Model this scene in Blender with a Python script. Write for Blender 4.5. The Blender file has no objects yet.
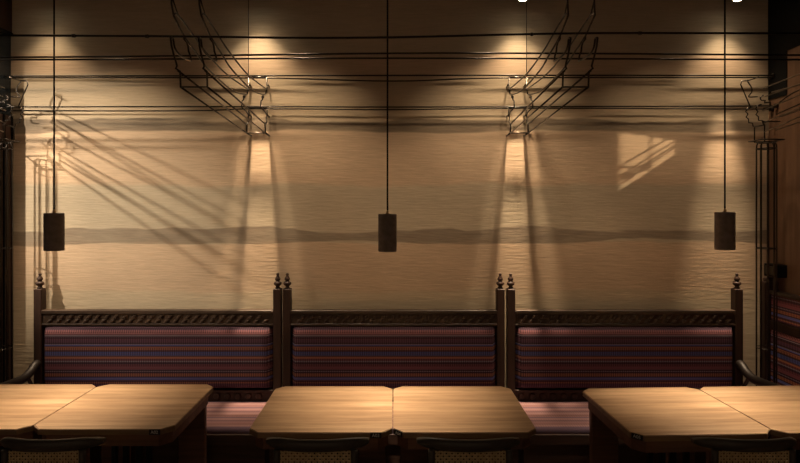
import bpy, bmesh, math, random
from mathutils import Vector, Matrix
random.seed(4)
PI = math.pi
SC = bpy.context.scene
COL = SC.collection

# ------------------------------------------------------------------ materials
def mat(name, col=(.5,.5,.5), rough=.6, metal=0., spec=.5):
    m = bpy.data.materials.new(name); m.use_nodes = True
    b = m.node_tree.nodes['Principled BSDF']
    b.inputs['Base Color'].default_value = (*col, 1)
    b.inputs['Roughness'].default_value = rough
    b.inputs['Metallic'].default_value = metal
    b.inputs['Specular IOR Level'].default_value = spec
    return m
def N(m, t, **k):
    n = m.node_tree.nodes.new(t)
    for a, v in k.items(): setattr(n, a, v)
    return n
def L(m, a, b): m.node_tree.links.new(a, b)
def bsdf(m): return m.node_tree.nodes['Principled BSDF']
def coords(m, scale=(1,1,1), kind='Object'):
    tc = N(m, 'ShaderNodeTexCoord'); mp = N(m, 'ShaderNodeMapping')
    mp.inputs['Scale'].default_value = scale
    L(m, tc.outputs[kind], mp.inputs['Vector']); return mp.outputs['Vector']
def noise(m, vec, scale, detail=4, rough=.55):
    n = N(m, 'ShaderNodeTexNoise'); n.inputs['Scale'].default_value = scale
    n.inputs['Detail'].default_value = detail; n.inputs['Roughness'].default_value = rough
    L(m, vec, n.inputs['Vector']); return n.outputs['Fac']
def math_(m, op, a, b=None, c=None):
    n = N(m, 'ShaderNodeMath', operation=op)
    for i, v in enumerate((a, b, c)):
        if v is None: continue
        if isinstance(v, (int, float)): n.inputs[i].default_value = v
        else: L(m, v, n.inputs[i])
    return n.outputs[0]
def ramp(m, fac, stops, interp='LINEAR'):
    r = N(m, 'ShaderNodeValToRGB'); cr = r.color_ramp; cr.interpolation = interp
    cr.elements[0].position = stops[0][0]; cr.elements[0].color = (*stops[0][1], 1)
    cr.elements[1].position = stops[-1][0]; cr.elements[1].color = (*stops[-1][1], 1)
    for p, c in stops[1:-1]:
        e = cr.elements.new(p); e.color = (*c, 1)
    L(m, fac, r.inputs['Fac']); return r.outputs['Color']
def mix(m, fac, a, b, mode='MIX'):
    n = N(m, 'ShaderNodeMix', data_type='RGBA', blend_type=mode)
    if isinstance(fac, (int, float)): n.inputs[0].default_value = fac
    else: L(m, fac, n.inputs[0])
    for s, v in ((6, a), (7, b)):
        if isinstance(v, tuple): n.inputs[s].default_value = (*v, 1)
        else: L(m, v, n.inputs[s])
    return n.outputs[2]
def bump(m, h, strength=.3, dist=.01):
    b = N(m, 'ShaderNodeBump'); b.inputs['Strength'].default_value = strength
    b.inputs['Distance'].default_value = dist
    L(m, h, b.inputs['Height']); L(m, b.outputs['Normal'], bsdf(m).inputs['Normal'])

def wood(name, dark, light, rough=.45, axis='x', scale=1.0, boards=0):
    m = mat(name, light, rough)
    s = {'x': (1.1, 16, 16), 'y': (16, 1.1, 16), 'z': (16, 16, 1.1)}[axis]
    v = coords(m, tuple(a*scale for a in s))
    n1 = noise(m, v, 1.6, 5, .6); n2 = noise(m, v, 7, 3, .6)
    f = math_(m, 'ADD', math_(m, 'MULTIPLY', n1, .7), math_(m, 'MULTIPLY', n2, .3))
    c = ramp(m, f, [(.3, dark), (.62, light)])
    if boards:
        tc = N(m, 'ShaderNodeTexCoord'); sp = N(m, 'ShaderNodeSeparateXYZ'); L(m, tc.outputs['Object'], sp.inputs[0])
        fl = math_(m, 'FLOOR', math_(m, 'MULTIPLY', sp.outputs['Y'], boards))
        wn = N(m, 'ShaderNodeTexWhiteNoise', noise_dimensions='1D'); L(m, fl, wn.inputs['W'])
        tone = ramp(m, wn.outputs['Value'], [(0, (.78,.74,.70)), (1, (1.12,1.12,1.12))])
        c = mix(m, 1.0, c, tone, 'MULTIPLY')
    L(m, c, bsdf(m).inputs['Base Color']); bump(m, f, .12, .004)
    return m

OAK = wood('oak_top', (.33,.185,.095), (.64,.43,.25), .42, 'x', 1.0, 12)
EDGE = wood('oak_edge_shaded', (.17,.10,.06), (.30,.19,.115), .5, 'x')  # darker oak: shade on the table edges put into the colour
ARMW = mat('dark_arm_wood', (.014,.009,.007), .5)
DARK = wood('dark_walnut', (.024,.0105,.0065), (.054,.024,.014), .6, 'z')
DARKX = wood('dark_walnut_rail', (.034,.021,.014), (.075,.046,.030), .42, 'x')
BASEWOOD = wood('bench_base', (.035,.017,.011), (.08,.038,.024), .55, 'x')
APRON = wood('stained_apron', (.085,.040,.026), (.19,.088,.055), .5, 'x')
CHAIRW = wood('ebonised_ash', (.055,.047,.038), (.095,.082,.066), .4, 'x')
REDWOOD = wood('red_brown_panel', (.13,.070,.042), (.22,.125,.075), .5, 'z')
BLACKSTEEL = mat('blackened_steel', (.055,.048,.042), .30, 1.0)
CABLE = mat('cable_steel', (.022,.019,.017), .28, .8)
LIT_STEEL = mat('lit_steel', (.22,.19,.16), .32, 1.0)  # lamp glare on the arm rods put into a lighter steel
BLACK = mat('matt_black', (.007,.007,.007), .8, 0, .15)
LEGBLUE = mat('black_powder_coat', (.012,.014,.018), .45, .3)
BRASS = mat('brass', (.7,.5,.25), .3, 1)
CANE = wood('woven_cane', (.48,.36,.18), (.72,.57,.33), .6, 'z')
WHITE = mat('white_lettering', (.75,.75,.75), .6)
TAG = mat('tag_plastic', (.012,.012,.014), .4)
GLASS = mat('dark_glass', (.018,.026,.035), .12)
CEIL = mat('ceiling_paint', (.05,.035,.025), .9)

# rough dark concrete of the pendant shades
CONC = mat('dark_concrete', (.035,.029,.026), .8)
v = coords(CONC); n = noise(CONC, v, 26, 6, .65)
L(CONC, ramp(CONC, n, [(.3, (.18,.15,.135)), (.7, (.29,.245,.225))]), bsdf(CONC).inputs['Base Color'])
bump(CONC, n, .5, .004)

# floor boards
FLOOR = wood('floor_boards', (.16,.10,.06), (.30,.20,.13), .5, 'y', .5)

# grasscloth wallpaper with ink washed strata
def wall_paper():
    m = mat('strata_wallpaper', (.6,.5,.38), .85, 0, .2)
    tc = N(m, 'ShaderNodeTexCoord'); sp = N(m, 'ShaderNodeSeparateXYZ'); L(m, tc.outputs['Object'], sp.inputs[0])
    X, Z = sp.outputs['X'], sp.outputs['Z']
    cx = N(m, 'ShaderNodeCombineXYZ'); L(m, X, cx.inputs[0])
    def wob(sc, amp, off):
        c2 = N(m, 'ShaderNodeCombineXYZ'); L(m, X, c2.inputs[0]); c2.inputs[2].default_value = off
        return math_(m, 'MULTIPLY', math_(m, 'SUBTRACT', noise(m, c2.outputs[0], sc, 3, .5), .5), amp*1.35)
    sand, rose, grey = (.60,.49,.345), (.63,.475,.33), (.55,.465,.34)
    zz = math_(m, 'ADD', Z, wob(1.2, .10, 3))
    f = math_(m, 'DIVIDE', zz, 3.6)
    col = ramp(m, f, [(0, sand), (.30, sand), (.338, sand), (.343, rose), (.437, rose), (.44, grey),
                      (.552, grey), (.560, rose), (.665, rose), (.672, sand), (.775, sand), (.785, rose),
                      (.815, rose), (.825, grey), (1.0, grey)])
    def band(z0, z1, o, soft=.012):
        a = math_(m, 'SUBTRACT', math_(m, 'ADD', Z, wob(.85, .12, o)), z0)
        b = math_(m, 'SUBTRACT', z1, math_(m, 'ADD', Z, wob(1.3, .14, o+7)))
        def sm(x):
            r = N(m, 'ShaderNodeMapRange', interpolation_type='SMOOTHSTEP')
            r.inputs['From Min'].default_value = 0; r.inputs['From Max'].default_value = soft
            L(m, x, r.inputs['Value']); return r.outputs[0]
        return math_(m, 'MULTIPLY', sm(a), sm(b))
    b1 = band(1.562, 1.672, 11); b2 = band(2.378, 2.482, 23, .018)
    v2 = coords(m, (2.2, 1, 11)); nb = noise(m, v2, 1.6, 4)
    blot = ramp_fac(m, nb, .25, .75, .6, 1.0)
    col = mix(m, math_(m, 'MULTIPLY', b1, blot), col, (.27,.215,.16))
    col = mix(m, math_(m, 'MULTIPLY', b2, blot), col, (.19,.15,.11))
    # fibres
    v3 = coords(m, (3.5, 1, 60)); fb = noise(m, v3, 2.2, 5, .65)
    fibre = ramp(m, fb, [(.3, (.86,.86,.86)), (.7, (1.07,1.07,1.07))])
    col = mix(m, 1.0, col, fibre, 'MULTIPLY')
    v4 = coords(m, (1, 1, 2.2)); bl = noise(m, v4, 1.3, 4)
    col = mix(m, 1.0, col, ramp(m, bl, [(.3, (.90,.90,.90)), (.7, (1.08,1.08,1.08))]), 'MULTIPLY')
    L(m, col, bsdf(m).inputs['Base Color'])
    v5 = coords(m, (5, 1, 42)); wr = noise(m, v5, 1.8, 3, .5)
    h = math_(m, 'ADD', math_(m, 'MULTIPLY', wr, 1.0), math_(m, 'MULTIPLY', fb, .4))
    bump(m, h, .30, .006)
    return m
def ramp_fac(m, x, a, b, lo, hi):
    r = N(m, 'ShaderNodeMapRange'); L(m, x, r.inputs['Value'])
    for i, val in zip(('From Min','From Max','To Min','To Max'), (a, b, lo, hi)): r.inputs[i].default_value = val
    return r.outputs[0]
PAPER = wall_paper()

# striped woven upholstery; axis = the coordinate the stripes follow each other along, dash = the one the weave runs along
def stripes(name, axis, lo, hi, dash, gain=1.0, flip=False, seat=False):
    m = mat(name, (.3,.1,.1), .9, 0, .15)
    tc = N(m, 'ShaderNodeTexCoord'); sp = N(m, 'ShaderNodeSeparateXYZ'); L(m, tc.outputs['Object'], sp.inputs[0])
    f = math_(m, 'DIVIDE', math_(m, 'SUBTRACT', sp.outputs[axis], lo), hi-lo)
    f = math_(m, 'FRACT', f)
    if not flip: f = math_(m, 'SUBTRACT', 1.0, f)
    if not seat:
        pk, og, bl, gr, dp, rd, pl = (.32,.135,.14), (.36,.145,.085), (.10,.125,.34), (.30,.27,.32), (.068,.038,.056), (.19,.066,.082), (.14,.07,.115)
        rows = [(0, dp), (.045, pl), (.055, pk), (.075, rd), (.085, pk), (.115, dp), (.13, gr), (.142, dp), (.18, rd), (.195, pl), (.235, dp), (.262, gr), (.275, bl), (.29, dp),
            (.31, og), (.36, dp), (.385, bl), (.445, dp), (.46, og), (.495, rd), (.525, gr), (.54, dp), (.575, rd), (.66, dp), (.68, gr),
            (.695, dp), (.72, og), (.765, dp), (.785, bl), (.82, dp), (.85, og), (.872, pl)]
    else:
        a, b_, c_, d, e = (.30,.165,.17), (.36,.21,.21), (.21,.115,.13), (.26,.135,.125), (.17,.11,.15)
        rows = [(0, a), (.06, b_), (.12, d), (.15, a), (.21, e), (.25, b_), (.33, a), (.37, c_), (.41, b_), (.50, d), (.54, a), (.60, e), (.63, b_), (.70, c_), (.74, a), (.82, d), (.86, b_), (.93, e)]
    rows = [(p, tuple(min(.9, c*gain) for c in col)) for p, col in rows]
    c = ramp(m, f, rows, 'CONSTANT')
    if not seat:
        fine = math_(m, 'FRACT', math_(m, 'MULTIPLY', f, 36.0))
        c = mix(m, math_(m, 'MULTIPLY', math_(m, 'GREATER_THAN', fine, .66), .42), c, (.24,.13,.17))
    w = math_(m, 'FRACT', math_(m, 'DIVIDE', sp.outputs[dash], .0155))
    on = math_(m, 'GREATER_THAN', w, .48)
    # only some stripes are dashed
    wn = math_(m, 'SINE', math_(m, 'MULTIPLY', f, 37.0))
    on = math_(m, 'MULTIPLY', on, math_(m, 'GREATER_THAN', wn, -.6))
    c = mix(m, math_(m, 'MULTIPLY', on, .2 if seat else .62), c, (.030,.018,.024))
    L(m, c, bsdf(m).inputs['Base Color'])
    v = coords(m, (1,1,1)); bump(m, noise(m, v, 260, 2), .25, .003)
    return m
BACKFAB = stripes('striped_back_fabric', 'Z', .535, .99, 'X', .86)
SEATFAB = stripes('striped_seat_fabric', 'Y', -.50, -.02, 'X', 1.1, seat=True)
SIDEFAB = stripes('striped_side_fabric', 'Z', .535, .99, 'Y', 2.3)

# ------------------------------------------------------------------ mesh helpers
def box(bm, x0, x1, y0, y1, z0, z1, bev=0, seg=2):
    r = bmesh.ops.create_cube(bm, size=1)
    vs = r['verts']
    bmesh.ops.scale(bm, vec=(x1-x0, y1-y0, z1-z0), verts=vs)
    bmesh.ops.translate(bm, vec=((x0+x1)/2, (y0+y1)/2, (z0+z1)/2), verts=vs)
    if bev:
        es = list({e for v_ in vs for e in v_.link_edges})
        bmesh.ops.bevel(bm, geom=es, offset=bev, segments=seg, profile=.5, affect='EDGES')
    return vs
def tube(bm, pts, r, n=8, rounded=True, sub=1):
    pts = [Vector(p) for p in pts]
    if sub > 1 and len(pts) > 2:                       # catmull-rom
        P = [pts[0]] + pts + [pts[-1]]; q = []
        for i in range(1, len(P)-2):
            for k in range(sub):
                t = k/sub; a, b, c, d = P[i-1], P[i], P[i+1], P[i+2]
                q.append(.5*((2*b)+(c-a)*t+(2*a-5*b+4*c-d)*t*t+(3*b-a-3*c+d)*t**3))
        q.append(pts[-1]); pts = q
    rings = []; u = None
    for i, p in enumerate(pts):
        a = pts[max(0, i-1)]; b = pts[min(len(pts)-1, i+1)]
        t = (b-a).normalized()
        if u is None:
            u = t.cross(Vector((0,0,1)))
            if u.length < .1: u = t.cross(Vector((1,0,0)))
        u = (u - t*u.dot(t))
        if u.length < 1e-4: u = t.orthogonal()
        u.normalize(); w = t.cross(u)
        rings.append([bm.verts.new(p + r*(math.cos(2*PI*k/n)*u + math.sin(2*PI*k/n)*w)) for k in range(n)])
    for A, B in zip(rings, rings[1:]):
        for k in range(n):
            f = bm.faces.new((A[k], A[(k+1)%n], B[(k+1)%n], B[k])); f.smooth = True
    bm.faces.new(rings[0][::-1]); bm.faces.new(rings[-1])
def lathe(bm, prof, n=20, loc=(0,0,0)):
    rings = []
    for r, z in prof:
        rings.append([bm.verts.new((loc[0]+r*math.cos(2*PI*k/n), loc[1]+r*math.sin(2*PI*k/n), loc[2]+z)) for k in range(n)])
    for A, B in zip(rings, rings[1:]):
        for k in range(n):
            f = bm.faces.new((A[k], A[(k+1)%n], B[(k+1)%n], B[k])); f.smooth = True
    bm.faces.new(rings[0][::-1]); bm.faces.new(rings[-1])
def prism(bm, poly, z0, z1):
    a = [bm.verts.new((x, y, z0)) for x, y in poly]; b = [bm.verts.new((x, y, z1)) for x, y in poly]
    n = len(poly)
    for k in range(n): bm.faces.new((a[k], a[(k+1)%n], b[(k+1)%n], b[k]))
    bm.faces.new(a[::-1]); bm.faces.new(b)
def sweep_x(bm, sect, x0, x1, ends=None):
    """a (y,z) section swept along x"""
    a = [bm.verts.new((x0, y, z)) for y, z in sect]; b = [bm.verts.new((x1, y, z)) for y, z in sect]
    n = len(sect)
    for k in range(n): bm.faces.new((a[k], b[k], b[(k+1)%n], a[(k+1)%n]))
    bm.faces.new(a); bm.faces.new(b[::-1])
def obj(name, bm, m, parent=None, smooth_angle=None):
    bmesh.ops.recalc_face_normals(bm, faces=bm.faces)
    me = bpy.data.meshes.new(name); bm.to_mesh(me); bm.free()
    me.materials.append(m)
    o = bpy.data.objects.new(name, me); COL.objects.link(o)
    if parent: o.parent = parent
    return o
def thing(name, label, cat, loc=(0,0,0), group=None, rz=0):
    o = bpy.data.objects.new(name, None); COL.objects.link(o)
    o.location = loc; o.rotation_euler = (0,0,rz); o.empty_display_size = .1
    o['label'] = label; o['category'] = cat
    if group: o['group'] = group
    return o
def dup(root, loc, label, rz=0):
    r = root.copy(); COL.objects.link(r); r.location = loc; r.rotation_euler = (0,0,rz); r['label'] = label
    for ch in list(root.children):
        c = ch.copy(); COL.objects.link(c); c.parent = r
        for g in ch.children:
            d = g.copy(); COL.objects.link(d); d.parent = c
    return r
def struct(name, bm, m, parent=None):
    o = obj(name, bm, m, parent); o['kind'] = 'structure'
    return o
B = bmesh.new

# ------------------------------------------------------------------ the room
WY = 4.23                     # back wall
XL, XR = -2.80, 2.748
CZ = 3.55
FX = -5.4                     # far wall of the space beyond the left jamb
bm = B(); box(bm, FX-.1, XR+1.6, -2.2, WY+.1, -.1, 0); struct('floor', bm, FLOOR)
bm = B(); box(bm, FX-.1, XR+.03, -2.2, WY+.1, CZ, CZ+.1); struct('ceiling', bm, CEIL)
bm = B(); box(bm, FX-.1, XR+.1, WY, WY+.1, 0, CZ); struct('wall_back', bm, PAPER)
bm = B(); box(bm, FX-.1, FX, -2.2, WY, 0, CZ); struct('wall_far_left', bm, CEIL)
# left jamb: a brown pier with a dark pane let into it
bm = B()
box(bm, XL-.20, XL, WY-.16, WY, 0, 2.50); box(bm, XL-.20, XL, WY-.16, WY, 3.11, CZ)
struct('wall_left', bm, DARK)
bm = B(); box(bm, XL-.19, XL-.008, WY-.155, WY-.001, 2.50, 3.085); w1 = struct('window_1', bm, GLASS)
bm = B(); box(bm, XL-.205, XL+.008, WY-.17, WY, 3.085, 3.11); struct('trim_1', bm, BLACK)
bm = B(); box(bm, XL-.004, XL+.012, WY-.10, WY-.088, 0, 2.50); box(bm, XL-.004, XL+.010, WY-.012, WY-.001, 0, 2.5); struct('trim_2', bm, BLACK)

# right wall with an added unseen opening, shaped to cast the light patch
ADDED_LAMP_R = Vector((4.45, 2.0, 3.86))
def on_right(wx, wz):
    """where the lamp's ray to the back wall point crosses the right wall"""
    P = Vector((wx, WY, wz)); t = (XR - P.x)/(ADDED_LAMP_R.x - P.x); q = P + (ADDED_LAMP_R - P)*t
    return q.y, q.z
def wall_pt(px_, py_): return on_right((px_-394)/136.4, 1.85+(205-py_)/136.4)
ya, za = wall_pt(617, 194); yb, zb = wall_pt(674, 155.5)     # lower corners
_, zc = wall_pt(617, 133); _, zd = wall_pt(674, 141)         # upper corners: head raked to trim the light patch
(oy0, zt0), (oy1, zt1) = sorted([(ya, zc), (yb, zd)])
oz0 = (za+zb)/2
T = .012
bm = B()
box(bm, XR, XR+T, -2.2, oy0, 0, CZ); box(bm, XR, XR+T, oy1, WY, 0, CZ); box(bm, XR, XR+T, oy0, oy1, 0, oz0)
hd = [(oy0, zt0), (oy1, zt1), (oy1, CZ), (oy0, CZ)]
a = [bm.verts.new((XR, y, z)) for y, z in hd]; b = [bm.verts.new((XR+T, y, z)) for y, z in hd]
for k in range(4): bm.faces.new((a[k], a[(k+1)%4], b[(k+1)%4], b[k]))
bm.faces.new(a); bm.faces.new(b[::-1])
struct('wall_right', bm, REDWOOD)
bm = B()
ym, _ = wall_pt(649, 150); zm = oz0+(zc-za)*.27
box(bm, XR+.004, XR+.010, ym-.004, ym+.004, oz0, max(zt0, zt1)); box(bm, XR+.004, XR+.010, oy0, oy1, zm-.003, zm+.003)
struct('light_patch_bars', bm, BLACK)  # added crossbars that draw dark lines across the light patch
# black boxed duct high on the right wall and the pilaster under it
bm = B(); box(bm, 2.742, XR, 3.80, WY, 2.93, CZ); struct('trim_3', bm, BLACK)
bm = B(); box(bm, 2.742, XR, 4.03, WY, 2.62, 2.93); struct('trim_4', bm, BLACK)

# ------------------------------------------------------------------ banquettes
def carved(bm, x0, x1, y, z0, z1, rows=2, step=.064):
    """slanted leaf relief, two mirrored rows, raised off the rail face at y"""
    h = (z1-z0)/rows
    n = int((x1-x0)/step)
    off = ((x1-x0)-n*step)/2
    for r in range(rows):
        za_, zb_ = z0+r*h+h*.06, z0+(r+1)*h-h*.06
        for k in range(n):
            xa = x0+off+k*step+step*.04; w_ = step*.92; sl = step*.30
            if r: xa += step*.42
            if xa+w_*.62+sl > x1: continue
            q = [(xa, za_), (xa+w_*.62, za_), (xa+w_*.62+sl, zb_), (xa+sl, zb_)]
            base = [bm.verts.new((a, y, b)) for a, b in q]
            cx_ = sum(a for a, b in q)/4; cz_ = sum(b for a, b in q)/4
            top = [bm.verts.new((cx_+(a-cx_)*.30, y-.015, cz_+(b-cz_)*.55)) for a, b in q]
            for i in range(4): bm.faces.new((base[i], base[(i+1)%4], top[(i+1)%4], top[i]))
            bm.faces.new(top)
def cushion_section(y0, depth, z0, z1, n=10, pw=.45):
    s = []
    for i in range(n+1):
        t = i/n; e = max(0, 1-abs(2*t-1)**4)**pw
        s.append((y0-depth*e, z0+(z1-z0)*t))
    return s
def finial(bm, x, y, z):
    lathe(bm, [(r_*1.12, z_) for r_, z_ in [(.012,0),(.017,.003),(.017,.008),(.012,.013),(.013,.018),(.024,.030),(.026,.038),(.023,.046),(.013,.052),
               (.012,.056),(.017,.062),(.018,.069),(.015,.078),(.008,.090),(.008,.096),(.010,.101),(.009,.107),(.002,.111)]], 16, (x, y, z))
PW = .028
def banquette(label, xa, xb, arm, y=4.10):
    """posts centred on xa and xb; y = front face of the posts"""
    xc = (xa+xb)/2; hw = (xb-xa)/2
    t = thing('banquette', label, 'bench', (xc, y, 0), 'banquettes along the papered wall')
    for s in (-1, 1):
        bm = B(); box(bm, s*hw-PW, s*hw+PW, 0, .062, 0, 1.252, .004, 1)
        p = obj('post', bm, DARK, t)
        bm = B(); finial(bm, s*hw, .031, 1.252); obj('finial', bm, DARK, p)
    i0, i1 = -hw+PW, hw-PW
    bm = B()
    box(bm, i0, i1, .012, .05, .985, 1.098)
    box(bm, i0, i1, -.002, .055, 1.074, 1.102, .004, 1); box(bm, i0, i1, .000, .05, .994, 1.006, .003, 1)
    carved(bm, i0+.005, i1-.005, .012, 1.006, 1.070)
    obj('top_rail', bm, DARKX, t)
    # upholstered back: bulging pad with rounded ends
    bm = B()
    nx, nz = 40, 18; zz0, zz1 = .535, .996; g = []
    for i in range(nx+1):
        u = i/nx; x = i0+(i1-i0)*u
        ex = max(0, 1-abs(2*u-1)**60)**.5
        row = []
        for k in range(nz+1):
            v_ = k/nz; ez = max(0, 1-abs(2*v_-1)**12)**.5
            row.append(bm.verts.new((x, .045-.075*ex*ez, zz0+(zz1-zz0)*v_)))
        g.append(row)
    for i in range(nx):
        for k in range(nz):
            f = bm.faces.new((g[i][k], g[i+1][k], g[i+1][k+1], g[i][k+1])); f.smooth = True
    back = [[bm.verts.new((i0 if i == 0 else i1, .055, zz0 if k == 0 else zz1)) for k in (0, 1)] for i in (0, 1)]
    bm.faces.new((back[0][0], back[0][1], back[1][1], back[1][0]))
    bm.faces.new([r[0] for r in g]+[back[1][0], back[0][0]]); bm.faces.new([r[-1] for r in g][::-1]+[back[0][1], back[1][1]])
    bm.faces.new(g[0]+[back[0][1], back[0][0]]); bm.faces.new(g[-1][::-1]+[back[1][0], back[1][1]])
    obj('back_cushion', bm, BACKFAB, t)
    bm = B()
    box(bm, i0, i1, .012, .05, .44, .535); box(bm, i0, i1, 0, .05, .515, .535, .003, 1)
    for k in range(int((i1-i0)/.075)):
        x = i0+.045+k*.075
        lathe_y(bm, x, .012, .488, .026)
    obj('lower_rail', bm, DARK, t)
    bm = B(); box(bm, i0-.01, i1+.01, -.49, .012, .405, .455, .02, 3)
    for f in bm.faces: f.smooth = True
    obj('seat_cushion', bm, SEATFAB, t)
    bm = B(); box(bm, -hw-.02, hw+.02, -.475, .05, .09, .405); box(bm, -hw-.02, hw+.02, -.50, -.47, .35, .418, .004, 1)
    box(bm, -hw-.02, hw+.02, -.483, -.47, .09, .13, .003, 1); box(bm, -hw+.03, hw-.03, -.42, .03, 0, .09)
    obj('base', bm, BASEWOOD, t)
    if arm:
        x = arm*hw; bm = B()
        tube(bm, [(x, 0, .722), (x, -.03, .715), (x, -.08, .685), (x, -.16, .662), (x, -.28, .665), (x, -.40, .672), (x, -.47, .655)], .030, 12, sub=4)
        tube(bm, [(x, -.43, .665), (x, -.44, .5), (x, -.44, .33)], .016, 8, sub=3)
        tube(bm, [(x, -.11, .667), (x, -.07, .60), (x, -.01, .55)], .012, 8, sub=3)
        obj('armrest', bm, ARMW, t)
    return t
def lathe_y(bm, x, y, z, r, n=12):
    c = bm.verts.new((x, y-.012, z)); a = [bm.verts.new((x+r*math.cos(2*PI*k/n), y, z+r*math.sin(2*PI*k/n))) for k in range(n)]
    b = [bm.verts.new((x+r*.72*math.cos(2*PI*k/n), y-.010, z+r*.72*math.sin(2*PI*k/n))) for k in range(n)]
    for k in range(n):
        bm.faces.new((a[k], a[(k+1)%n], b[(k+1)%n], b[k])); bm.faces.new((b[k], b[(k+1)%n], c))
banquette('striped wooden banquette under the fanned diagonal shadows, with armrest at the left end', -2.535, -.832, -1)
banquette('striped wooden banquette without armrest, in the middle behind the hanging pendant', -.764, .760, 0)
banquette('dark striped wooden banquette with armrest at its right end by the wire column', .835, 2.455, 1)

# bench along the right wall
t = thing('side_banquette', 'narrow glimpse of striped bench running along the right wall behind the wire column', 'bench', (XR, 3.92, 0))
bm = B(); box(bm, -.10, -.0, .20, .26, 0, 1.30, .003, 1); box(bm, -.085, -.015, .212, .248, 1.30, 1.33, .006, 1); obj('post', bm, DARK, t)
bm = B(); box(bm, -.075, -.0, -.35, .20, 1.215, 1.24, .004, 1); obj('top_rail', bm, DARKX, t)
bm = B(); box(bm, -.07, -.0, -.35, .20, .965, 1.03, .004, 1); obj('middle_rail', bm, DARK, t)
bm = B(); box(bm, -.06, -.0, -.35, .20, 1.03, 1.215, .012, 2); obj('headrest_pad', bm, SIDEFAB, t)
bm = B(); box(bm, -.065, -.0, -.35, .20, .46, .965, .015, 2); obj('back_cushion', bm, SIDEFAB, t)
bm = B(); box(bm, -.22, -.0, -.35, .20, .40, .46, .02, 2); obj('seat_cushion', bm, SIDEFAB, t)
bm = B(); box(bm, -.20, -.0, -.35, .20, 0, .40); obj('base', bm, BASEWOOD, t)
# black box on the wall above that bench
t = thing('wall_box', 'small black box fixed to the right wall above the side bench post', 'box', (XR-.001, 4.10, 1.385))
bm = B(); box(bm, -.075, 0, -.07, .07, -.045, .045, .005, 2); obj('casing', bm, BLACK, t)
bm = B(); box(bm, -.079, -.074, -.05, .05, -.03, .03, .001, 1); obj('cover_plate', bm, BLACKSTEEL, t)

# ------------------------------------------------------------------ tables
TW, TD, CH = .352, .357, .052
def octagon(w, d, c):
    return [(-w+c,-d),(w-c,-d),(w,-d+c),(w,d-c),(w-c,d),(-w+c,d),(-w,d-c),(-w,-d+c)]
def make_table(label, loc):
    t = thing('dining_table', label, 'table', loc, 'square oak tables with cut corners')
    bm = B(); prism(bm, octagon(TW, TD, CH), .722, .75)
    bmesh.ops.bevel(bm, geom=[e for e in bm.edges if abs(e.verts[0].co.z-e.verts[1].co.z) < 1e-5 and e.verts[0].co.z > .74], offset=.003, segments=2, affect='EDGES')
    bm.normal_update()
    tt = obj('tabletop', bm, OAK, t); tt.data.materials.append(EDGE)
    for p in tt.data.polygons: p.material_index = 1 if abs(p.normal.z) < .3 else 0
    bm = B(); w, d = TW-.022, TD-.03; c = .05
    o8 = octagon(w, d, c); i8 = octagon(w-.02, d-.02, c)
    vo0 = [bm.verts.new((*p, .655)) for p in o8]; vo1 = [bm.verts.new((*p, .722)) for p in o8]
    vi0 = [bm.verts.new((*p, .655)) for p in i8]; vi1 = [bm.verts.new((*p, .722)) for p in i8]
    for k in range(8):
        j = (k+1) % 8
        bm.faces.new((vo0[k], vo0[j], vo1[j], vo1[k])); bm.faces.new((vi0[k], vi0[j], vi1[j], vi1[k]))
        bm.faces.new((vo0[k], vo0[j], vi0[j], vi0[k])); bm.faces.new((vo1[k], vo1[j], vi1[j], vi1[k]))
    box(bm, -w+.01, w-.01, -.03, .03, .69, .721)
    obj('apron', bm, APRON, t)
    for sx in (-1, 1):
        for sy in (-1, 1):
            bm = B(); box(bm, sx*.065-.014, sx*.065+.014, sy*.065-.014, sy*.065+.014, .014, .69, .003, 1)
            obj('leg', bm, LEGBLUE, t)
    for sx in (-1, 1):
        bm = B(); box(bm, min(sx*.310, sx*.150), max(sx*.310, sx*.150), .275, .315, 0, .66, .004, 1)
        obj('leg', bm, APRON, t)
    bm = B(); box(bm, -.23, .23, -.23, .23, 0, .015, .005, 2); obj('base_plate', bm, LEGBLUE, t)
    bm = B(); box(bm, -.11, .11, -.11, .11, .683, .69); obj('mounting_plate', bm, LEGBLUE, t)
    return t
def number_tag(table, text, where):
    """a little black plate with white characters; where = 'front' or 'left corner'"""
    if where == 'front': c = Vector((TW-CH-.028, -TD, .736)); rz = 0
    else: c = Vector((-TW+CH*.5, -TD+CH*.5, .736)); rz = -PI/4
    bm = B(); box(bm, -.027, .027, -.004, 0, -.013, .013, .001, 1)
    tg = obj('number_tag', bm, TAG, table); tg.location = c; tg.rotation_euler = (0, 0, rz)
    tg['label'] = 'small black plate reading ' + text
    cu = bpy.data.curves.new('number', 'FONT'); cu.body = text; cu.size = .022; cu.align_x = 'CENTER'; cu.align_y = 'CENTER'; cu.extrude = .0004
    tmp = bpy.data.objects.new('tmp', cu); COL.objects.link(tmp)
    bpy.context.view_layer.update()
    me = bpy.data.meshes.new_from_object(tmp.evaluated_get(bpy.context.evaluated_depsgraph_get()))
    bpy.data.objects.remove(tmp); me.materials.clear(); me.materials.append(WHITE)
    o = bpy.data.objects.new('number', me); COL.objects.link(o); o.parent = tg
    o.location = (0, -.0046, 0); o.rotation_euler = (PI/2, 0, 0)
YT1, YT2, YT3 = 3.188, 3.148, 3.136
tabs = [('oak table at the left edge of the photo, cut off by it', (-1.80-.353, YT1, 0)),
        ('oak table whose front edge carries the black plate A02', (-1.80+.354, YT1, 0)),
        ('oak table left of the middle joint, plate A03 at its right front corner', (-.006-.354, YT2, 0)),
        ('oak table right of the middle joint, plate A04 on its left cut corner', (-.006+.354, YT2, 0)),
        ('oak table with plate A05 on its left cut corner', (1.834-.354*math.cos(.045), YT3-.354*math.sin(.045), 0), .045),
        ('oak table at the right edge of the photo, cut off by it', (1.834+.354*math.cos(.045), YT3+.354*math.sin(.045), 0), .045)]
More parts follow.
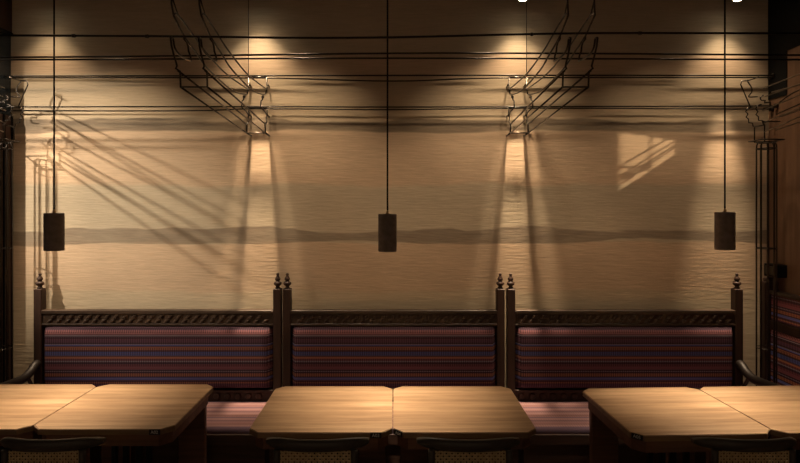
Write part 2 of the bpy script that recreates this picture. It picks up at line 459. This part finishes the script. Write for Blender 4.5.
t0 = make_table(*tabs[0]); TBL = [t0] + [dup(t0, a[1], a[0], a[2] if len(a) > 2 else 0) for a in tabs[1:]]
number_tag(TBL[1], 'A02', 'front'); number_tag(TBL[2], 'A03', 'front')
number_tag(TBL[3], 'A04', 'corner'); number_tag(TBL[4], 'A05', 'corner')

# ------------------------------------------------------------------ cane chairs (sitter faces the wall, +y)
def make_chair(label, loc):
    t = thing('cane_chair', label, 'chair', loc, 'cane backed chairs on the aisle side')
    # wide curved crest rail
    bm = B(); n = 24; rows = []
    for i in range(n+1):
        u = -1+2*i/n; x = .230*u; y = .085*abs(u)**2.4
        tz = .0245*(1-abs(u)**7*.7); ty = .013
        zc = .808-.012*abs(u)**3
        rows.append([bm.verts.new((x, y+dy, zc+dz)) for dy, dz in ((-ty, -tz), (-ty-.003, 0), (-ty, tz*.85), (-ty*.4, tz), (ty*.4, tz), (ty, tz*.85), (ty, -tz*.9))])
    for a, b in zip(rows, rows[1:]):
        for k in range(7):
            f = bm.faces.new((a[k], a[(k+1)%7], b[(k+1)%7], b[k])); f.smooth = True
    bm.faces.new(rows[0]); bm.faces.new(rows[-1][::-1])
    obj('crest_rail', bm, CHAIRW, t)
    for s in (-1, 1):
        bm = B(); tube(bm, [(s*.168, .012, .785), (s*.170, .012, .60), (s*.176, .02, .45), (s*.19, -.02, .22), (s*.205, -.055, 0)], .015, 10, sub=4)
        obj('leg', bm, CHAIRW, t)
        bm = B(); tube(bm, [(s*.195, .43, .44), (s*.20, .44, .2), (s*.205, .45, 0)], .016, 10, sub=3)
        obj('leg', bm, CHAIRW, t)
    bm = B(); box(bm, -.155, .155, .002, .022, .50, .53, .003, 1); obj('lower_back_rail', bm, CHAIRW, t)
    bm = B(); x0, x1, z0, z1, p = -.154, .154, .53, .78, .0125
    k = x0+p/2
    while k < x1: box(bm, k-.0022, k+.0022, .010, .0125, z0, z1); k += p
    k = z0+p/2
    while k < z1: box(bm, x0, x1, .0115, .014, k-.0022, k+.0022); k += p
    def diag(sg):
        c = -1.0
        while c < 1.0:
            # line z = z0 + sg*(x) + c, clipped
            q = []
            for x in (x0, x1):
                z = z0+sg*(x-x0)+c
                q.append((x, z))
            (xa, a), (xb, b) = q
            def clip(zv): return xa+(zv-a)/(b-a)*(xb-xa)
            pts = sorted([(xa, a), (xb, b), (clip(z0), z0), (clip(z1), z1)])
            pts = [(x, z) for x, z in pts if x0-1e-6 <= x <= x1+1e-6 and z0-1e-6 <= z <= z1+1e-6]
            if len(pts) >= 2 and abs(pts[0][0]-pts[-1][0]) > .004:
                (xa2, a2), (xb2, b2) = pts[0], pts[-1]; w = .0013
                vs = [bm.verts.new((xa2, .0150, a2-w)), bm.verts.new((xb2, .0150, b2-w)), bm.verts.new((xb2, .0150, b2+w)), bm.verts.new((xa2, .0150, a2+w))]
                vs2 = [bm.verts.new((v_.co.x, .0132, v_.co.z)) for v_ in vs]
                bm.faces.new(vs); bm.faces.new(vs2[::-1])
                for i in range(4): bm.faces.new((vs[i], vs2[i], vs2[(i+1)%4], vs[(i+1)%4]))
            c += p*2
    diag(1); diag(-1)
    obj('cane_back', bm, CANE, t)
    bm = B()
    for a in ((-.215, .215, .0, .045), (-.215, .215, .40, .455), (-.215, -.165, .045, .40), (.165, .215, .045, .40)):
        box(bm, a[0], a[1], a[2], a[3], .425, .462, .006, 2)
    obj('seat_frame', bm, CHAIRW, t)
    bm = B(); box(bm, -.166, .166, .044, .401, .450, .456)
    for i in range(16):
        box(bm, -.166+i*.0215, -.161+i*.0215, .044, .401, .456, .458); box(bm, -.166, .166, .05+i*.0225, .055+i*.0225, .4565, .4585)
    obj('cane_seat', bm, CANE, t)
    bm = B(); box(bm, -.19, .19, .18, .20, .20, .22); box(bm, -.198, -.18, -.02, .43, .195, .215); box(bm, .18, .198, -.02, .43, .195, .215); obj('stretcher', bm, CHAIRW, t)
    return t
ch = [('dark cane backed chair tucked under the A02 table', (-1.525, 2.50, 0)),
      ('dark cane backed chair tucked under the A03 table', (-.342, 2.50, 0)),
      ('dark cane backed chair tucked under the A04 table', (.332, 2.50, 0)),
      ('dark cane backed chair tucked under the A05 table', (1.565, 2.50, 0))]
c0 = make_chair(*ch[0])
for lab, loc in ch[1:]: dup(c0, loc, lab)

# ------------------------------------------------------------------ pendants
def lens_mat(name, col, s):
    m = mat(name, (1,.9,.75), .4)
    bsdf(m).inputs['Emission Color'].default_value = (*col, 1); bsdf(m).inputs['Emission Strength'].default_value = s
    return m
WARM = (1.0, .735, .475)
GLOW = lens_mat('lamp_lens', (1, .85, .62), 14)
GLOWP = lens_mat('pendant_lens', (1, .80, .52), 3)
def spot(name, parent, loc, target, energy, size, blend, radius, col=WARM):
    ld = bpy.data.lights.new(name, 'SPOT'); ld.energy = energy; ld.spot_size = math.radians(size); ld.spot_blend = blend
    ld.shadow_soft_size = radius; ld.color = col
    o = bpy.data.objects.new(name, ld); COL.objects.link(o)
    o.location = loc; d = Vector(target)-Vector(loc); o.rotation_euler = d.to_track_quat('-Z', 'Y').to_euler()
    return o
def make_pendant(label, loc):
    t = thing('pendant_lamp', label, 'lamp', loc, 'pendants over the table joints')      # loc = underside of the shade
    H = .208; R = .0515; n = 40
    bm = B(); rings = []
    for r, z in ((.0, H), (R-.003, H), (R, H-.004), (R, .004), (R-.003, 0), (R-.009, 0), (R-.009, .06), (0, .06)):
        if r == 0: rings.append([bm.verts.new((0, 0, z))]); continue
        rings.append([bm.verts.new((r*math.cos(2*PI*k/n), r*math.sin(2*PI*k/n), z)) for k in range(n)])
    for a, b in zip(rings, rings[1:]):
        for k in range(n):
            j = (k+1) % n
            if len(a) == 1: bm.faces.new((a[0], b[k], b[j]))
            elif len(b) == 1: bm.faces.new((a[k], a[j], b[0]))
            else: bm.faces.new((a[k], a[j], b[j], b[k]))
    obj('lamp_shade', bm, CONC, t)
    bm = B(); lathe(bm, [(.0085, H-.001), (.0085, H+.010), (.0045, H+.018), (.0035, H+.028)], 14); obj('cord_grip', bm, BRASS, t)
    bm = B(); tube(bm, [(0, 0, H+.02), (0, 0, CZ-loc[2]-.02)], .0046, 8); obj('cord', bm, BLACK, t)
    bm = B(); lathe(bm, [(.045, CZ-loc[2]-.025), (.045, CZ-loc[2])], 24); obj('ceiling_rose', bm, BLACK, t)
    bm = B(); lathe(bm, [(.038, .048), (.038, .0595)], 24); obj('lamp_lens', bm, GLOWP, t)
    return t
PEND = [('dark cylindrical pendant over the left pair of tables', (-1.885, 3.20, 1.597)),
        ('dark cylindrical pendant over the middle pair of tables', (-.036, 3.20, 1.592)),
        ('dark cylindrical pendant over the right pair of tables', (1.835, 3.20, 1.602))]
p0 = make_pendant(*PEND[0])
for lab, loc in PEND[1:]: dup(p0, loc, lab)
for lab, loc in PEND:
    spot('pendant_light', None, (loc[0], loc[1], loc[2]+.045), (loc[0], loc[1], 0), 76, 92, .9, .03, (1.0, .80, .58))

# ------------------------------------------------------------------ ceiling spotlights
def make_spotlight(label, loc, group='wall washing spotlights'):
    t = thing('ceiling_spotlight', label, 'spotlight', loc, group)     # loc = middle of the lens
    bm = B(); lathe(bm, [(.030, 0), (.033, .002), (.033, .11), (.028, .116)], 24); obj('lamp_head', bm, BLACK, t)
    bm = B(); lathe(bm, [(.027, -.002), (.027, .001)], 24); obj('lamp_lens', bm, GLOW, t)
    bm = B(); tube(bm, [(0, 0, .11), (0, 0, CZ-loc[2]-.02)], .009, 10); lathe(bm, [(.04, CZ-loc[2]-.02), (.04, CZ-loc[2])], 20); obj('stem', bm, BLACK, t)
    return t
SX = [(-2.50, 'black ceiling spotlight nearest the left wall, above the left pendant', .02),
      (-.985, 'black ceiling spotlight above the left hanging wire bracket', .02),
      (.90, 'black ceiling spotlight above the right hanging wire bracket', 0),
      (2.40, 'black ceiling spotlight nearest the right wall, above the right pendant', 0)]
SY, SZ = WY-.20, 3.284
s0 = make_spotlight(SX[3][1], (SX[3][0], SY, SZ))
for x, lab, dz in SX[:3]: dup(s0, (x, SY, SZ+dz), lab)
for (x, lab, dz), e in zip(SX, (.5, 1.1, 1.1, .72)):
    at = (x, SY, SZ+dz-.004)
    spot('wall_wash', None, at, (x, SY+.12, 2.3), 4.5*e, 120, 1.0, .028)
    spot('wall_mid', None, at, (x, WY, 1.9), 48*e, 84, 1.0, .028)
    spot('wall_beam', None, at, (x, WY, 1.25), 520*e, 22, 1.0, .028)
# an added row of unseen spotlights further out, to brighten the lower wall
for i, (x, e) in enumerate(((-1.95, .6), (-.65, .9), (.65, .9), (1.95, .45))):
    lab = ('first', 'second', 'third', 'fourth')[i] + ' from the left of the added unseen fill spotlights above the banquette seats'
    make_spotlight(lab, (x, WY-.80, 3.40), 'added lower wall fill spotlights')
    spot('lower_wall_fill', None, (x, WY-.80, 3.396), (x, WY, 1.45), 78*e, 74, 1.0, .05)
LAMP_L = Vector((-4.0, 2.15, 3.42))
make_spotlight('black ceiling spotlight in the space beyond the left jamb', tuple(LAMP_L), 'side spotlights')
spot('side_beam', None, LAMP_L-Vector((0,0,.004)), (-2.3, WY, 1.9), 900, 40, 1.0, .045, (1.0, .83, .63))
tR = make_spotlight('black floodlight added unseen behind the right wall to light the wall patch', (ADDED_LAMP_R.x, ADDED_LAMP_R.y, ADDED_LAMP_R.z), 'side spotlights')  # added lamp, out of view, feeding the light patch through the opening
spot('patch_beam', None, ADDED_LAMP_R-Vector((0,0,.004)), (1.9, WY, 2.15), 1900, 24, .3, .02, (1.0, .74, .46))

# ------------------------------------------------------------------ wire brackets
SIDE = {
'outer_profile': [(2.698,2.631),(2.71,2.597),(2.741,2.558),(2.766,2.535),(2.779,2.519),(2.763,2.504),(2.818,2.504),(2.826,2.428)],
'inner_profile': [(2.698,2.631),(2.728,2.637),(2.747,2.602),(2.792,2.585),(2.871,2.582),(2.97,2.591)],
'hook': [(2.97,2.591),(2.963,2.615),(2.934,2.633),(2.927,2.657),(2.906,2.671),(2.871,2.676),(2.871,2.691)],
'lower_rafter': [(2.735,2.75),(2.871,2.691),(3.061,2.651),(3.259,2.613),(3.677,2.590),(3.915,2.606),(4.102,2.636)],
'upper_rafter': [(2.735,2.75),(2.792,2.769),(3.0,2.734),(3.173,2.703),(3.506,2.67),(3.80,2.668),(4.13,2.68)],
'back_upright': [(4.144,2.769),(4.147,2.684),(4.102,2.636)],
'back_curl': [(4.102,2.636),(4.06,2.628),(4.033,2.605),(4.006,2.603),(4.009,2.58),(3.967,2.565),(3.954,2.522),(4.074,2.514),(4.13,2.501)],
'back_profile': [(4.144,2.547),(4.158,2.506),(4.13,2.473),(4.138,2.445),(4.088,2.417),(4.096,2.361)],
'top_rod': [(2.792,2.50),(4.088,2.424)],
'bottom_rod': [(2.826,2.428),(4.096,2.361)],
}
SMOOTH = {'lower_rafter': 4, 'upper_rafter': 4, 'inner_profile': 3, 'outer_profile': 1}
def wire_bracket(label, xs):
    t = thing('wire_bracket', label, 'wire sculpture', ((xs[0]+xs[1])/2, 3.4, 2.36), 'hanging wire brackets')
    ox, oy, oz = t.location
    for X in xs:
        for k, pts in SIDE.items():
            bm = B(); r = .0049
            tube(bm, [(X-ox, y-oy, z-oz) for y, z in pts], r, 8, sub=SMOOTH.get(k, 1))
            if k == 'back_curl':
                lathe(bm, [(.003,-.012),(.010,-.006),(.010,.006),(.003,.012)], 8, (X-ox, 4.02-oy, 2.603-oz))
            obj(k, bm, BLACKSTEEL, t)
        bm = B(); tube(bm, [(X-ox, 2.735-oy, 2.75-oz), (X-.006*(1 if X > ox else 1)-ox, 2.725-oy, 2.80-oz), (X-.012-ox, 2.72-oy, CZ-oz)], .0045, 8)
        tube(bm, [(X-ox, 2.792-oy, 2.769-oz), (X-.002-ox, 2.735-oy, 2.82-oz), (X-.010-ox, 2.722-oy, 3.0-oz)], .004, 8)
        obj('hanger', bm, BLACKSTEEL, t)
    for X in xs:
        for (y, z), r in (((4.146, 2.72), .007), ((4.13, 2.501), .006), ((4.096, 2.361), .006)):
            bm = B(); tube(bm, [(X-ox, y-oy, z-oz), (X-ox, WY-oy, z-.004-oz)], r, 8); obj('wall_anchor', bm, BLACKSTEEL, t)
    for y, z in ((2.826,2.428), (4.096,2.361), (4.144,2.547), (4.144,2.769)):
        bm = B(); tube(bm, [(xs[0]-ox-.003, y-oy, z-oz), (xs[1]-ox+.003, y-oy, z-oz)], .0042, 8); obj('crossbar', bm, BLACKSTEEL, t)
    bm = B(); x = xs[0] if xs[0] < 0 else xs[1]
    tube(bm, [(x-ox, 4.144-oy, 2.765-oz), (x-ox, 4.144-oy, CZ-oz)], .0028, 6); obj('suspension_wire', bm, BLACKSTEEL, t)
wire_bracket('black wire bracket hanging left of the middle pendant', (-1.045, -.914))
wire_bracket('black wire bracket hanging right of the middle pendant', (.826, .952))

# ------------------------------------------------------------------ wire columns at both ends
def px(p, s):
    """flat outline at the column's distance, metres from the column axis"""
    return (s*((p[0]-394)/144.25-2.58), 1.85+(205-p[1])/144.25)
def wire_column(label, X, s):
    Y = 4.00
    t = thing('wire_column', label, 'wire sculpture', (X, Y, 0), 'wire columns at the ends of the wall')
    def line(name, pts, r=.0044, sub=1, n=8):
        bm = B(); tube(bm, pts, r, n, sub=sub); return obj(name, bm, LIT_STEEL if name == 'arm_rod' else BLACKSTEEL, t)
    R_ = .061; TOP = 2.285
    for k in range(9):
        a = 2*PI*(k+.25)/9; c, s_ = math.cos(a), math.sin(a)
        line('upright_rod', [(R_*c, R_*s_, 0), (R_*c, R_*s_, TOP-.06), (R_*c*.97, R_*s_*.97, TOP-.02), (R_*c*.8, R_*s_*.8, TOP)], .0046)
    for z in (TOP-.045, TOP, 1.55, .86):
        ring = [(R_*math.cos(2*PI*k/24), R_*math.sin(2*PI*k/24), z) for k in range(25)]
        line('ring', ring, .0042 if z > 2 else .0034)
    sq = [(-.075,-.075),(.075,-.075),(.075,.075),(-.075,.075),(-.075,-.075)]
    line('capital_frame', [(a, b, TOP+.012) for a, b in sq], .0042)
    line('base_ring', [(R_*1.15*math.cos(2*PI*k/24), R_*1.15*math.sin(2*PI*k/24), .006) for k in range(25)], .006)
    # bracket outline in the plane of the wall, twice in depth
    A = [(753,79),(746,79.5),(745,83),(755,106)]
    Bq = [(752,80),(756,86),(756,91),(753,95.5),(762,95.3)]
    C = [(768,94),(765,96),(766,99),(770,99),(769,101.5),(775,101),(774,106),(768,107)]
    D = [(756,106),(752,107),(750,110.5),(752.5,113),(750.5,116),(753,118),(753,121.5),(757,122),(757.5,125),(759,126),(759,142)]
    for dy in (-.06, .05):
        for nm, P_, sb in (('flag_outline', A, 1), ('scroll_outline', Bq, 3), ('tongue_outline', C, 2), ('cusped_outline', D, 1)):
            if nm == 'cusped_outline' or dy > 0:
                line(nm, [(px(p, s)[0], dy, px(p, s)[1]) for p in P_], .0044, sb)
        DD = [(s*.128 - px(p, s)[0], dy, px(p, s)[1]) for p in D]
        line('cusped_outline', DD, .0044)
    for p in ((755,106),(753,79),(759,126)):
        a, z = px(p, s); line('crossbar', [(a, -.06, z), (a, .05, z)], .0044)
    line('crossbar', [(px((757,124), s)[0], -.06, 2.29+.13), (-px((757,124), s)[0]*.9, -.06, 2.42)], .0044)
    # arms running out of the wall towards the aisle
    for p, z1, y1 in (((758,90), 2.70, 2.9), ((766,94), 2.60, 2.9), ((760,98), 2.64, 2.9), ((757,112), 2.62, 2.8), ((758,124), 2.56, 2.75), ((759,133), 2.53, 2.75), ((770,131), 2.47, 2.75), ((775,118), 2.55, 2.85)):
        a, z = px(p, s)
        line('arm_rod', [(a, -.06, z), (a, y1-Y, z1)], .0044)['label'] = 'shiny black arm rod running towards the aisle'
    a = px((778,0), s)[0]
    line('arm_loop', [(a-.03*s, -.06, 2.55), (a, -.16, 2.60), (a+.01*s, -.30, 2.605), (a+.012*s, -.36, 2.57), (a+.005*s, -.30, 2.53), (a-.02*s, -.18, 2.50), (a-.05*s, -.06, 2.47)], .0044, 4)
    return t
wire_column('tall round column of black wire rods by the right wall', 2.580, 1)
wire_column('tall round column of black wire rods by the left jamb', -2.716, -1)

# ------------------------------------------------------------------ cables across the room
def cable(label, y, pts, r, clamps=()):
    """pts: (x, z)"""
    t = thing('cable', label, 'cable', (0, y, pts[0][1]), 'cables strung across the room')
    z0 = pts[0][1]
    bm = B(); tube(bm, [(x, 0, z-z0) for x, z in pts], r, 8, sub=6); obj('strand', bm, CABLE, t)
    for cx_, cz_ in clamps:
        bm = B(); tube(bm, [(cx_-.007, 0, cz_-z0), (cx_+.007, 0, cz_-z0)], r*1.6, 10); obj('clamp', bm, BLACKSTEEL, t)
    for s in (0, -1):
        bm = B(); x, z = pts[s]; e = .02 if s == 0 else -.02
        tube(bm, [(x, 0, z-z0), (x+e, 0, z-z0)], .016, 12); obj('wall_anchor', bm, BLACKSTEEL, t)
XA, XB = FX, XR
cable('highest black cable, crossing in front of the wire bracket tops', 2.72, [(XA, 2.665), (-1.5, 2.648), (-.2, 2.638), (.95, 2.660), (XB, 2.655)], .0054, ((-1.51, 2.648), (-1.165, 2.645), (.65, 2.655), (1.16, 2.66)))
cable('second cable from the top, with bright glints along it', 3.40, [(XA, 2.715), (-1.98, 2.722), (.3, 2.745), (XB, 2.730)], .0056)
cable('third cable from the top, just below the glinting one', 3.46, [(XA, 2.718), (-2.0, 2.722), (0, 2.730), (XB, 2.720)], .0056)
cable('taut fourth cable from the top, in front of the papered wall', 4.165, [(XA, 2.775), (0, 2.785), (XB, 2.785)], .0056)
cable('fifth cable from the top, sagging at the middle pendant', 4.20, [(XA, 2.778), (-2.6, 2.776), (-1.0, 2.775), (0, 2.752), (.8, 2.775), (XB, 2.778)], .0050)
cable('sixth cable from the top, last but one above the ink band', 4.135, [(XA, 2.550), (-1.0, 2.555), (0, 2.552), (XB, 2.560)], .0050)
cable('lowest cable, sagging slightly just above the upper ink band', 4.185, [(XA, 2.545), (-1.8, 2.532), (-1.0, 2.548), (0, 2.542), (1.0, 2.552), (XB, 2.545)], .0046)

# ------------------------------------------------------------------ camera, world, view
cd = bpy.data.cameras.new('camera'); cam = bpy.data.objects.new('camera', cd); COL.objects.link(cam)
cam.location = (0, 0, 1.85); cam.rotation_euler = (PI/2, 0, 0)
cd.sensor_width = 36; cd.lens = 577*36/800
cd.shift_x = 6/800; cd.shift_y = -26.5/800
SC.camera = cam
w = bpy.data.worlds.new('world'); SC.world = w; w.use_nodes = True
bg = w.node_tree.nodes['Background']; bg.inputs[0].default_value = (1.0, .67, .42, 1); bg.inputs[1].default_value = .14
SC.view_settings.view_transform = 'Standard'; SC.view_settings.look = 'None'; SC.view_settings.gamma = 1
SC.view_settings.exposure = 0
SC.cycles.use_denoising = True
SC.cycles.max_bounces = 6
